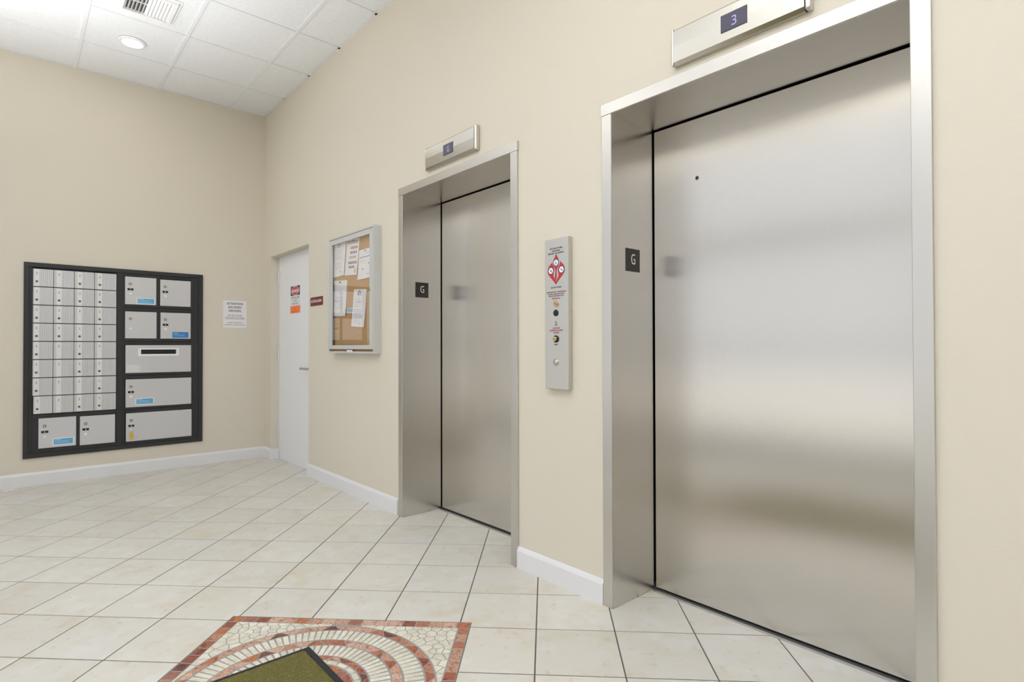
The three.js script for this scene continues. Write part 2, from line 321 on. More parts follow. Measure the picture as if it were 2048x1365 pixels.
// ---------------------------------------------------------------- recessed downlights
const lensMat = new THREE.MeshStandardMaterial({ color: 0xffffff, emissive: LAMP_COLOR, emissiveIntensity: 7, roughness: 0.6 });
function downlight(x, z, label) {
  const y = CEIL + 0.003, t = thing('downlight', label, 'light', [x, y, z], 'recessed ceiling downlights');
  const prof = [[0.066, -0.002], [0.069, -0.011], [0.076, -0.0145], [0.086, -0.0125], [0.094, -0.006], [0.0955, 0], [0.07, 0]].map((q) => new THREE.Vector2(...q));
  mesh('trim_ring', new THREE.LatheGeometry(prof, 48), M.fixture, t);
  mesh('lens', new THREE.LatheGeometry([[0, -0.0075], [0.03, -0.0068], [0.055, -0.004], [0.068, -0.001]].map((q) => new THREE.Vector2(...q)), 40), lensMat, t);
  const l = new THREE.RectAreaLight(LAMP_COLOR, LAMP_POWER, 0.12, 0.12); l.position.set(0, -0.018, 0); l.rotation.x = -Math.PI / 2; l.name = 'downlight_glow'; t.add(l);
}
downlight(0.80, 1.257, 'round white recessed downlight in the ceiling near the air vent');
for (const [x, z, where] of [[2.70, 2.46, 'by the storefront opposite the bulletin board'], [4.54, 1.257, 'above the stone mosaic and the olive mat'], [6.4, 2.46, 'by the storefront past the end of the mat'], [7.6, 1.257, 'towards the plain end wall of the lobby']]) downlight(x, z, 'round white recessed ceiling downlight ' + where);

// ---------------------------------------------------------------- assumed bounce flashes, added outside the frame to lift the ceiling light
const flashGlow = new THREE.MeshStandardMaterial({ color: 0xffffff, emissive: FLASH_COLOR, emissiveIntensity: 3, roughness: 0.5 });
function addedFlash(x, z, power, label) {
  const t = thing('added_flash_stand', label, 'flash', [x, 0.0008, z], 'added unseen bounce flashes on stands'), H = 1.05, V = (a, b) => new THREE.Vector2(a, b);
  for (let k = 0; k < 3; k++) { const a = k * 2 * Math.PI / 3 + 0.5, c = new THREE.CatmullRomCurve3([new THREE.Vector3(0, 0.55, 0), new THREE.Vector3(Math.cos(a) * 0.12, 0.28, Math.sin(a) * 0.12), new THREE.Vector3(Math.cos(a) * 0.24, 0.012, Math.sin(a) * 0.24)]); const leg = mesh('leg', new THREE.TubeGeometry(c, 8, 0.008, 8), M.dark, t); mesh('rubber_foot', new THREE.SphereGeometry(0.012, 10, 8).translate(Math.cos(a) * 0.24, 0.012, Math.sin(a) * 0.24), M.black, leg); }
  mesh('column', new THREE.LatheGeometry([V(0, 0.2), V(0.013, 0.2), V(0.013, 0.7), V(0.02, 0.7), V(0.02, 0.75), V(0.009, 0.75), V(0.009, H - 0.1), V(0, H - 0.1)], 16), M.dark, t);
  mesh('added_flash_head', new THREE.LatheGeometry([V(0, H - 0.1), V(0.05, H - 0.1), V(0.055, H - 0.09), V(0.055, H + 0.08), V(0.11, H + 0.15), V(0.108, H + 0.15), V(0.05, H + 0.085), V(0, H + 0.085)], 32), M.black, t);
  mesh('added_flash_lamp', new THREE.CylinderGeometry(0.085, 0.06, 0.03, 32).translate(0, H + 0.115, 0), flashGlow, t);
  const l = new THREE.SpotLight(FLASH_COLOR, power, 0, 1.0, 0.8, 2); l.position.set(0, H + 0.155, 0); l.target.position.set(0, H + 2, 0); l.castShadow = true; l.shadow.radius = 3.5; l.name = 'added_flash_light'; t.add(l, l.target);
}
addedFlash(2.2, 2.5, FLASH_POWER[0], 'black flash head, added out of view to brighten the ceiling, on a tripod stand near the mailbox wall, aimed up');
addedFlash(5.9, 2.6, FLASH_POWER[1], 'black flash head, added out of view to brighten the ceiling, on a tripod stand by the storefront beyond the mat, aimed up');

// ---------------------------------------------------------------- ceiling air vent
{
  const y = CEIL + 0.003, cx = 1.455, cz = 1.247, t = thing('air_vent', 'square white louvred air vent in the ceiling', 'vent', [cx, y, cz]);
  const ring = (o, i, h) => plate(rect(-o, -o, o, o), [rect(-i, -i, i, i)], h, 0.0015).rotateX(Math.PI / 2);
  mesh('flange', ring(0.178, 0.15, 0.006), M.fixture, t);
  mesh('collar', ring(0.155, 0.135, 0.022), M.fixture, t);
  mesh('backing', cbox(-0.14, 0.14, -0.003, 0, -0.14, 0.14), M.dark, t);
  for (let k = 0; k < 13; k++) { const z = -0.126 + k * 0.021; mesh('louvre', new THREE.BoxGeometry(0.268, 0.0018, 0.02).rotateX(k < 7 ? -0.55 : 0.9).translate(0, -0.0115, z), M.fixture, t); }
  mesh('cross_bar', cbox(-0.004, 0.004, -0.009, -0.003, -0.135, 0.135), M.fixture, t);
}

// ---------------------------------------------------------------- elevators
function letterPlate(ch) {
  return printMat(192, 192, (g, w, h) => {
    g.fillStyle = '#2c2822'; g.fillRect(0, 0, w, h); words(g, [[ch, w * 0.52, h * 0.46, h * 0.62, '#f2f0ea', '', w * 0.36]]);
    g.fillStyle = '#4a463e'; for (const [a, b] of [[0.5, 0.86], [0.56, 0.86], [0.5, 0.91], [0.56, 0.91]]) { g.beginPath(); g.arc(w * a, h * b, 2.4, 0, 7); g.fill(); }
  }, { roughness: 0.5 });
}
const gPlate = letterPlate('G');
function elevator(x0, x1, label, peephole) {
  const t = thing('elevator', label, 'elevator', [x0, 0, 0], 'stainless elevators'), W = x1 - x0, H = 2.134, D = 0.293;
  mesh('jamb', rbox(-0.05, 0, 0, H, -D, 0.013, 0.0018), M.steelFace, t);
  mesh('jamb', rbox(W, W + 0.05, 0, H, -D, 0.013, 0.0018), M.steelFace, t);
  mesh('jamb_lining', cbox(-0.0005, 0.0006, 0.002, H - 0.0005, -D + 0.001, 0.0095), M.steel, t);
  mesh('jamb_lining', cbox(W - 0.0006, W + 0.0005, 0.002, H - 0.0005, -D + 0.001, 0.0095), M.steel, t);
  mesh('header', rbox(-0.053, W + 0.053, H, H + 0.051, -D, 0.0145, 0.0018), M.steelFace, t);
  mesh('soffit', cbox(0.0006, W - 0.0006, H - 0.0012, H + 0.0005, -D + 0.001, 0.011), M.steel, t);
  const door = mesh('door_panel', rbox(0.007, W + 0.01, 0.01, H - 0.008, -D - 0.036, -D - 0.006, 0.0015), M.steel, t);
  mesh('sill', [cbox(-0.02, W + 0.02, -0.02, 0.0012, -D + 0.008, -D + 0.022), cbox(-0.02, W + 0.02, -0.02, -0.006, -D - 0.05, -D + 0.008)], M.alu, t);
  mesh('shaft_light_block', [cbox(-0.06, W + 0.06, -0.02, H + 0.06, -D - 0.2, -D - 0.19), cbox(-0.06, -0.05, -0.02, H + 0.06, -D - 0.19, -D - 0.008), cbox(W + 0.05, W + 0.06, -0.02, H + 0.06, -D - 0.19, -D - 0.008), cbox(-0.05, W + 0.05, H + 0.05, H + 0.06, -D - 0.19, -D - 0.008), cbox(-0.05, W + 0.05, -0.03, -0.02, -D - 0.19, -D - 0.008)], M.black, t);  // black box added behind the door: stops outside light, keeps the gaps dark
  const pl = mesh('floor_plate', cbox(0.0006, 0.0026, 1.462, 1.564, -0.19, -0.088), M.dark, t); pl.userData.label = 'black floor plate with a white letter G';
  mesh('letter', new THREE.PlaneGeometry(0.1, 0.1).rotateY(Math.PI / 2).translate(0.0029, 1.513, -0.139), gPlate, pl);
  if (peephole) { const h = mesh('release_keyhole', new THREE.TorusGeometry(0.0085, 0.0016, 8, 24).translate(peephole[0] - x0, peephole[1], -D - 0.0055), M.shiny, door); mesh('keyhole_core', new THREE.CylinderGeometry(0.0075, 0.0075, 0.002, 20).rotateX(Math.PI / 2).translate(peephole[0] - x0, peephole[1], -D - 0.0052), M.black, door); }
  return t;
}
elevator(2.769, 3.852, 'stainless steel elevator doorway beside the bulletin board, its indicator above showing G');
elevator(4.509, 5.591, 'stainless steel elevator doorway with release keyhole in its door, its indicator above showing 3', [4.7365, 1.864]);

function indicator(x0, x1, y0, y1, ch, label) {
  const W = x1 - x0, H = y1 - y0, t = thing('floor_indicator', label, 'indicator', [x0, y0, 0], 'elevator floor indicators');
  const prof = new THREE.Shape([[0, 0], [0.018, 0], [0.029, 0.012], [0.0305, H * 0.5], [0.029, H - 0.012], [0.018, H], [0, H]].map((q) => new THREE.Vector2(...q)));
  const run = (a, b, m) => new THREE.ExtrudeGeometry(m, { depth: b - a, bevelEnabled: false }).rotateY(-Math.PI / 2).translate(b, 0, 0);
  mesh('housing', run(0.008, W - 0.02, prof), M.shiny, t);
  mesh('end_cap', rbox(0, 0.0075, 0, H, 0, 0.03, 0.0035), M.steelFace, t);
  mesh('end_cap', rbox(W - 0.0195, W, 0, H, 0, 0.031, 0.008, 4), M.steelFace, t);
  const d = mesh('display', cbox(0.205, 0.302, H / 2 - 0.03, H / 2 + 0.032, 0.026, 0.0318), M.dark, t);
  const map = canvasTex(256, 164, (g, w, h) => { g.fillStyle = '#4f4b60'; g.fillRect(0, 0, w, h); g.fillStyle = '#635f76'; for (let y = 0; y < h; y += 6) g.fillRect(0, y, w, 1.5); words(g, [[ch, w * 0.52, h * 0.54, h * 0.78, '#cfcbff', '', w * 0.24]]); });
  mesh('digit', new THREE.PlaneGeometry(0.093, 0.058).translate(0.2535, H / 2 + 0.001, 0.0322), new THREE.MeshStandardMaterial({ color: 0x333333, map, emissive: 0xffffff, emissiveMap: map, emissiveIntensity: 0.75, roughness: 0.3 }), d);
}
indicator(3.066, 3.585, 2.222, 2.362, 'G', 'stainless floor indicator with lit letter G above the elevator beside the bulletin board');
indicator(4.82, 5.33, 2.214, 2.358, '3', 'stainless floor indicator with lit number 3 above the elevator with the keyhole');

// ---------------------------------------------------------------- elevator hall station
{
  const x0 = 4.124, x1 = 4.2735, y0 = 0.927, y1 = 1.637, W = x1 - x0, H = y1 - y0, Z = 0.03;
  const t = thing('hall_call_station', 'tall stainless elevator call station with red flame sign between the two elevators', 'control panel', [x0, y0, 0]);
  mesh('housing', rbox(0, W, 0, H, 0, Z, 0.0022), M.steelFace, t);
  const S = 2000;                                                       // print pixels per metre
  const face = canvasTex(Math.round(W * S), Math.round(H * S), (g, w, h) => {
    g.clearRect(0, 0, w, h); const X = w * 0.485, Y = (m) => (y1 - m) * S;
    words(g, [['IN CASE OF FIRE', X, Y(1.590), 21, '#2b2b2b', 'bold', w * 0.6], ['ELEVATORS', X, Y(1.5785), 20, '#2b2b2b', 'bold', w * 0.46], ['ARE OUT OF SERVICE', X, Y(1.567), 21, '#2b2b2b', 'bold', w * 0.72],
      ['USE EXIT STAIRS', X, Y(1.4054), 18, '#2b2b2b', 'bold', w * 0.56], ["FIREFIGHTERS' OPERATION", X, Y(1.3835), 20, '#b8474f', 'bold', w * 0.84],
      ['TO RECALL ELEVATORS, INSERT', X, Y(1.374), 15, '#2b2b2b', 'bold', w * 0.7], ['FIRE KEY AND TURN TO ON', X, Y(1.3655), 15, '#2b2b2b', 'bold', w * 0.66], ['FIRE RECALL', X, Y(1.3535), 19, '#b8474f', 'bold', w * 0.4],
      ['HELP', X, Y(1.2295), 15, '#2b2b2b', 'bold'], ['ELEVATOR', X, Y(1.213), 19, '#b8474f', 'bold', w * 0.38], ['COMMUNICATIONS', X, Y(1.2025), 19, '#b8474f', 'bold', w * 0.58], ['FAILURE', X, Y(1.192), 19, '#b8474f', 'bold', w * 0.3], ['RESET', X, Y(1.1355), 17, '#2b2b2b', 'bold']]);
    g.strokeStyle = '#2b2b2b'; g.lineWidth = 7; g.beginPath(); g.arc(X + 5, Y(1.2425), 10, 1.2, 3.8); g.stroke();   // telephone receiver
    // the flame: a middle tongue between two side tongues that meet in a point below
    const U = (a) => (a - x0) * S, red = '#d8262a', edge = '#7c1d3c';
    const path = (pts) => { g.beginPath(); g.moveTo(...pts[0]); for (let i = 1; i + 2 < pts.length + 0; i += 3) g.bezierCurveTo(...pts[i], ...pts[i + 1], ...pts[i + 2]); g.closePath(); g.fillStyle = red; g.fill(); g.lineWidth = 4; g.strokeStyle = edge; g.stroke(); };
    const A = (a, b) => [U(a), Y(b)];
    path([A(4.1985, 1.561), A(4.189, 1.545), A(4.176, 1.532), A(4.179, 1.517), A(4.182, 1.503), A(4.195, 1.497), A(4.194, 1.480), A(4.193, 1.465), A(4.186, 1.455), A(4.1945, 1.4395), A(4.203, 1.455), A(4.197, 1.470), A(4.2, 1.485), A(4.204, 1.5), A(4.216, 1.508), A(4.214, 1.524), A(4.212, 1.54), A(4.203, 1.548), A(4.1985, 1.561)]);
    path([A(4.171, 1.523), A(4.16, 1.512), A(4.144, 1.507), A(4.1435, 1.486), A(4.143, 1.462), A(4.172, 1.450), A(4.196, 1.4205), A(4.195, 1.447), A(4.176, 1.45), A(4.178, 1.468), A(4.18, 1.48), A(4.186, 1.486), A(4.182, 1.498), A(4.179, 1.507), A(4.172, 1.512), A(4.171, 1.523)]);
    path([A(4.224, 1.524), A(4.236, 1.513), A(4.2505, 1.507), A(4.2505, 1.486), A(4.2505, 1.462), A(4.221, 1.450), A(4.196, 1.4205), A(4.199, 1.447), A(4.217, 1.45), A(4.214, 1.468), A(4.212, 1.48), A(4.208, 1.486), A(4.213, 1.498), A(4.218, 1.508), A(4.225, 1.512), A(4.224, 1.524)]);
    for (const [a, b, k] of [[4.1965, 1.5215, 0], [4.163, 1.486, 1], [4.2315, 1.486, 2]]) {
      g.beginPath(); g.arc(U(a), Y(b), 33, 0, 7); g.fillStyle = '#f4f4f6'; g.fill(); g.lineWidth = 7; g.strokeStyle = '#35265c'; g.stroke(); g.lineWidth = 5; g.strokeStyle = '#24303c'; g.beginPath();
      if (k === 0) { g.moveTo(U(a) + 2, Y(b) - 18); g.lineTo(U(a) - 2, Y(b) + 2); g.lineTo(U(a) + 12, Y(b) + 16); g.moveTo(U(a) - 2, Y(b) + 2); g.lineTo(U(a) - 14, Y(b) + 18); }
      else { g.moveTo(U(a) - 16, Y(b) - 12); g.lineTo(U(a) + 16, Y(b) + 14); g.moveTo(U(a) - 2, Y(b) + 12); g.lineTo(U(a) + 8, Y(b) - 10); }
      g.stroke();
    }
  });
  const pr = mesh('printed_face', new THREE.PlaneGeometry(W, H).translate(W / 2, H / 2, Z + 0.0006), new THREE.MeshStandardMaterial({ map: face, transparent: true, roughness: 0.5 }), t); pr.userData.label = 'printed red flame and instructions';
  const at = (m) => m - y0, cx = 4.1955 - x0, disc = (r, h, y, z = Z) => new THREE.CylinderGeometry(r, r, h, 32).rotateX(Math.PI / 2).translate(cx, y, z + h / 2);
  const k1 = mesh('key_switch', disc(0.0165, 0.004, at(1.329)), M.copper, t); mesh('key_core', disc(0.0105, 0.0025, at(1.329), Z + 0.004), M.brass, k1); mesh('key_slot', cbox(cx - 0.0014, cx + 0.0014, at(1.329) - 0.006, at(1.329) + 0.006, Z + 0.0055, Z + 0.0072), M.black, k1);
  mesh('speaker', disc(0.0155, 0.0025, at(1.2845)), M.black, t);
  const k2 = mesh('key_switch', disc(0.017, 0.004, at(1.162)), M.black, t); mesh('key_core', new THREE.CylinderGeometry(0.011, 0.0125, 0.01, 28).rotateX(Math.PI / 2).translate(cx - 0.001, at(1.162), Z + 0.008), M.brass, k2); mesh('key_slot', cbox(cx - 0.006, cx + 0.005, at(1.162) - 0.0014, at(1.162) + 0.0014, Z + 0.012, Z + 0.0138), M.black, k2);
  const b = mesh('call_button', new THREE.LatheGeometry([[0.0, 0.008], [0.008, 0.0078], [0.0115, 0.006], [0.012, 0.003], [0.0125, 0.003], [0.0135, 0.005], [0.0165, 0.004], [0.018, 0]].map((q) => new THREE.Vector2(...q)), 36).rotateX(Math.PI / 2).translate(cx, at(1.0525), Z), M.shiny, t); b.userData.label = 'round steel call button';
  for (const y of [1.585, 1.29, 0.985]) mesh('side_screw', new THREE.CylinderGeometry(0.0035, 0.0035, 0.002, 16).rotateZ(Math.PI / 2).translate(W + 0.0006, at(y), 0.012), M.shiny, t);
}

// ---------------------------------------------------------------- electrical room door
{
  const Z = -0.08, d = struct('door_1', 'white hinged electrical room door set back in the wall');
  mesh('frame', plate(rect(0.186, 0.0002, 1.157, 2.036), [rect(0.203, 0, 1.14, 2.019)], 0.06).translate(0, 0, Z - 0.062), M.doorPaint, d);
  mesh('leaf', rbox(0.206, 1.137, 0.012, 2.015, Z - 0.045, Z, 0.0015), M.doorPaint, d);
  mesh('dark_gap_backing', cbox(0.1, 1.25, 0, 2.1, Z - 0.27, Z - 0.24), M.black, d);  // black sheet added behind the leaf so the door gaps read as dark
  for (const y of [1.83, 1.055, 0.295]) { const h = mesh('hinge', cbox(0.1975, 0.222, y - 0.06, y + 0.06, Z - 0.001, Z + 0.002), M.trim, d); mesh('hinge_knuckle', new THREE.CylinderGeometry(0.0075, 0.0075, 0.122, 14).translate(0.203, y, Z + 0.0085), M.trim, h); }
  const hy = 0.93, hd = mesh('lever_handle', [rbox(0.892, 1.085, hy - 0.011, hy + 0.011, Z + 0.045, Z + 0.062, 0.006, 3), new THREE.CylinderGeometry(0.01, 0.01, 0.05, 18).rotateX(Math.PI / 2).translate(1.072, hy, Z + 0.027)], M.shiny, d);
  mesh('rose', new THREE.CylinderGeometry(0.03, 0.032, 0.008, 28).rotateX(Math.PI / 2).translate(1.072, hy, Z + 0.004), M.shiny, hd);
}
{
  const Z = -0.0792, x0 = 0.512, x1 = 0.748, t = thing('danger_notice', 'printed danger notice with red oval and grey text on the white door', 'sign', [x0, 1.53, Z]);
  const W = x1 - x0, H = 0.185;
  mesh('sheet', new THREE.BoxGeometry(W, H, 0.0012).translate(W / 2, H / 2, 0), M.doorPaint, t);
  mesh('print', new THREE.PlaneGeometry(W, H).translate(W / 2, H / 2, 0.001), printMat(512, 400, (g, w, h) => {
    g.fillStyle = '#e3e4e6'; g.fillRect(0, 0, w, h); g.fillStyle = '#2a2422'; g.fillRect(6, 4, w - 12, 196);
    g.fillStyle = '#f3e9ea'; g.beginPath(); g.ellipse(w / 2, 102, 218, 94, 0, 0, 7); g.fill(); g.fillStyle = '#c8454c'; g.beginPath(); g.ellipse(w / 2, 102, 204, 84, 0, 0, 7); g.fill();
    words(g, [['DANGER', w / 2, 106, 92, '#fbf4f4', 'bold', 370], ['ELECTRICAL ROOM', w / 2, 244, 50, '#6d6d6d', 'bold', 490], ['DO NOT', w / 2, 308, 48, '#6d6d6d', 'bold', 270], ['BLOCK DOOR', w / 2, 368, 48, '#6d6d6d', 'bold', 330]]);
  }), t);
  const s = thing('orange_sticker', 'bright orange sticker below the danger notice on the white door', 'sticker', [0.504, 1.453, Z]);
  mesh('sheet', new THREE.BoxGeometry(0.248, 0.07, 0.0012).translate(0.124, 0.035, 0), std([0.9, 0.2, 0.05], 0.6), s);
  mesh('print', new THREE.PlaneGeometry(0.248, 0.07).translate(0.124, 0.035, 0.001), printMat(384, 112, (g, w, h) => { g.fillStyle = '#ff8347'; g.fillRect(0, 0, w, h); words(g, [['KEEP', w * 0.55, h * 0.42, 26, '#b5653c', 'bold'], ['CLEAR OF DOOR', w * 0.5, h * 0.76, 26, '#b5653c', 'bold']]); }), s);
}
{
  const t = thing('room_plaque', 'small burgundy electrical room plaque beside the white door', 'sign', [1.208, 1.482, 0]);
  mesh('plate', rbox(0, 0.254, 0, 0.0735, 0, 0.006, 0.0015), std([0.16, 0.02, 0.025], 0.45), t);
  mesh('print', new THREE.PlaneGeometry(0.25, 0.07).translate(0.127, 0.03675, 0.0064), printMat(512, 144, (g, w, h) => { g.fillStyle = '#722a2d'; g.fillRect(0, 0, w, h); words(g, [['ELECTRICAL ROOM', w / 2, h * 0.48, 62, '#f3ece8', 'bold', w * 0.88]]); g.fillStyle = '#8e4a4b'; for (let k = 0; k < 26; k++) for (const r of [0, 1]) if ((k * 7 + r * 3) % 5 > 1) g.fillRect(w * 0.2 + k * 12, h * 0.78 + r * 9, 5, 5); }, { roughness: 0.45 }), t);
}

// ---------------------------------------------------------------- enclosed bulletin board and its papers
{
  const x0 = 1.706, x1 = 2.46, y0 = 1.08, y1 = 1.985, W = x1 - x0, H = y1 - y0;
  const t = thing('bulletin_board', 'grey aluminium enclosed bulletin board with cork back and glass door', 'bulletin board', [x0, y0, 0]);
  mesh('case', plate(rect(0, 0, W, H), [rect(0.014, 0.014, W - 0.014, H - 0.014)], 0.058, 0.001), M.aluPaint, t);
  mesh('cork_back', cbox(0.014, W - 0.014, 0.014, H - 0.014, 0.001, 0.032), M.cork, t);
  const dr = mesh('door_frame', plate(rect(0.016, 0.03, W - 0.012, H - 0.02), [rect(0.066, 0.06, W - 0.053, H - 0.058)], 0.014, 0.002).translate(0, 0, 0.05), M.aluPaint, t);
  mesh('pane', cbox(0.064, W - 0.051, 0.058, H - 0.056, 0.0555, 0.0585), M.glass, dr);
  mesh('lock', new THREE.CylinderGeometry(0.008, 0.008, 0.008, 20).rotateX(Math.PI / 2).translate(W - 0.045, 0.45, 0.067), M.shiny, dr);
  mesh('hinge', new THREE.CylinderGeometry(0.006, 0.006, H - 0.06, 14).translate(0.01, H / 2, 0.06), M.alu, dr);
  mesh('maker_tag', cbox(0.335, 0.425, 0.012, 0.024, 0.0575, 0.0592), M.white, t);

  const line = (g, x, y, w, c, h = 4) => { g.fillStyle = c; g.fillRect(x, y, w, h); };
  const sheet = (name, label, corners, draw) => {                      // corners on the cork: bottom-left, bottom-right, top-right, top-left
    const [bl, br, tr, tl] = corners, cx = (bl[0] + tr[0]) / 2, cy = (bl[1] + tr[1]) / 2, n = 6, pos = [], uv = [], idx = [];
    const o = thing(name, label, 'paper', [cx, cy, 0.0325], 'papers in the bulletin board');
    for (let j = 0; j <= n; j++) for (let i = 0; i <= n; i++) {
      const a = i / n, b = j / n, X = (bl[0] * (1 - a) + br[0] * a) * (1 - b) + (tl[0] * (1 - a) + tr[0] * a) * b, Y = (bl[1] * (1 - a) + br[1] * a) * (1 - b) + (tl[1] * (1 - a) + tr[1] * a) * b;
      pos.push(X - cx, Y - cy, 0.0006 + 0.006 * (1 - b) * (1 - b) * (0.4 + 0.6 * Math.abs(a - 0.5) * 2)); uv.push(a, b);
    }
    for (let j = 0; j < n; j++) for (let i = 0; i < n; i++) { const k = j * (n + 1) + i; idx.push(k, k + 1, k + n + 2, k, k + n + 2, k + n + 1); }
    const g = new THREE.BufferGeometry(); g.setAttribute('position', new THREE.Float32BufferAttribute(pos, 3)); g.setAttribute('uv', new THREE.Float32BufferAttribute(uv, 2)); g.setIndex(idx); g.computeVertexNormals();
    mesh('page', g, printMat(256, 332, (c, w, h) => { c.fillStyle = '#eceaea'; c.fillRect(0, 0, w, h); draw(c, w, h); }, { roughness: 0.8, side: THREE.DoubleSide }), o);
    mesh('push_pin', new THREE.SphereGeometry(0.0045, 12, 8).translate((tl[0] + tr[0]) / 2 - cx, (tl[1] + tr[1]) / 2 - cy - 0.012, 0.004), M.dark, o);
  };
  const textBlock = (c, x, y, w, rows, gap, col = '#b9b9bf') => { for (let k = 0; k < rows; k++) line(c, x, y + k * gap, w * (0.7 + 0.3 * ((k * 37) % 10) / 10), col, 3); };
  sheet('letter_page', 'white letter with faint grey heading at the upper hinge side of the bulletin board', [[1.749, 1.678], [1.944, 1.68], [1.966, 1.936], [1.748, 1.944]], (c, w, h) => { line(c, w * 0.4, 22, 12, '#8f8f96', 26); line(c, w * 0.52, 22, 8, '#a4a4aa', 26); textBlock(c, 30, 66, 190, 8, 13); textBlock(c, 30, 190, 180, 6, 13); line(c, 150, 280, 24, '#a0a0a6', 12); });
  sheet('flyer_page', 'white flyer with rows of small coloured pictures at the top of the bulletin board', [[1.954, 1.675], [2.16, 1.663], [2.193, 1.932], [1.988, 1.943]], (c, w, h) => {
    line(c, 14, 14, w - 34, '#7b7478', 10); line(c, 14, 30, w - 34, '#b58f86', 9);
    const cols = ['#8a5a56', '#c08a80', '#54506a', '#a06a60', '#d0a49a', '#6a6a78']; for (let r = 0; r < 3; r++) for (let k = 0; k < 6; k++) { c.fillStyle = cols[(r * 5 + k * 3) % 6]; c.fillRect(92 + k * 24 - r * 10, 66 + r * 44, 16, 24); }
    for (let k = 0; k < 6; k++) line(c, 60 + k * 30, 204, 20, '#66666e', 24); for (let k = 0; k < 4; k++) line(c, 76 + k * 30, 246, 22, '#5a5a62', 20); line(c, 190, 276, 30, '#c99a58', 34); line(c, 198, 284, 14, '#efe2c8', 16);
  });
  sheet('form_page', 'white form with a dark blue rule beside the bulletin board lock', [[2.17, 1.621], [2.388, 1.626], [2.388, 1.84], [2.186, 1.838]], (c, w, h) => { line(c, 20, 84, w - 40, '#56608a', 7); line(c, 130, 40, 80, '#c2c2c8', 5); line(c, 70, 214, 26, '#55555c', 12); line(c, 186, 160, 16, '#55555c', 14); textBlock(c, 30, 120, 120, 2, 14); line(c, 150, 280, 60, '#cdbf9a', 6); });
  sheet('notice_page', 'plain white notice curling below the letter in the bulletin board', [[1.755, 1.371], [1.968, 1.365], [1.988, 1.638], [1.754, 1.653]], (c, w, h) => { line(c, 96, 16, 40, '#5a5a60', 7); textBlock(c, 36, 60, 170, 5, 14, '#c9c9cf'); textBlock(c, 36, 160, 170, 8, 14, '#c9c9cf'); });
  sheet('hanging_page', 'white page with dark emblem heading hanging alone in the lower half of the bulletin board', [[2.069, 1.281], [2.276, 1.269], [2.306, 1.545], [2.103, 1.558]], (c, w, h) => { line(c, 84, 20, 14, '#45454e', 34); line(c, 106, 20, 10, '#5d5d66', 34); line(c, 124, 24, 36, '#8f8f98', 14); line(c, 124, 46, 36, '#a5a5ad', 8); textBlock(c, 34, 88, 180, 4, 14); line(c, 34, 146, 120, '#c9cf96', 6); textBlock(c, 34, 176, 190, 6, 14, '#9c9ca8'); textBlock(c, 34, 270, 180, 3, 14); });
  const card = thing('small_card', 'small grey card on the cork behind the hanging page', 'paper', [2.04, 1.403, 0.0327], 'papers in the bulletin board');
  mesh('card', new THREE.BoxGeometry(0.1, 0.038, 0.0012), std([0.62, 0.64, 0.66], 0.6), card); mesh('print', new THREE.PlaneGeometry(0.08, 0.026).translate(0, 0, 0.0009), std([0.42, 0.44, 0.47], 0.6), card);
}

// ---------------------------------------------------------------- delivery notice on the mailbox wall
{
  const t = thing('delivery_notice', 'white paper notice to delivery drivers taped beside the mailboxes', 'sign', [0, 1.321, 0.286]);
  mesh('sheet', onMail(new THREE.BoxGeometry(0.217, 0.27, 0.0014).translate(0, 0.135, 0.0008)), M.paper, t);
  mesh('print', onMail(new THREE.PlaneGeometry(0.216, 0.269).translate(0, 0.135, 0.0018)), printMat(512, 640, (g, w, h) => {
    g.fillStyle = '#eceaec'; g.fillRect(0, 0, w, h); const k = '#4e4e58';
    words(g, [['ATTENTION', w / 2, 72, 74, k, 'bold', 360], ['DELIVERY', w / 2, 156, 74, k, 'bold', 300], ['DRIVERS', w / 2, 240, 74, k, 'bold', 280], ['DO NOT LEAVE', w / 2, 348, 50, k, '', 320], ['PACKAGES IN LOBBY', w / 2, 412, 50, k, '', 430], ['PLEASE DELIVER TO', w / 2, 520, 38, k, '', 340], ["RESIDENT'S HOME DOORS", w / 2, 572, 38, k, '', 450]]);
    g.strokeStyle = k; g.lineWidth = 3; g.beginPath(); g.moveTo(96, 374); g.lineTo(416, 374); g.moveTo(42, 438); g.lineTo(470, 438); g.stroke();
  }, { roughness: 0.8 }), t);
}

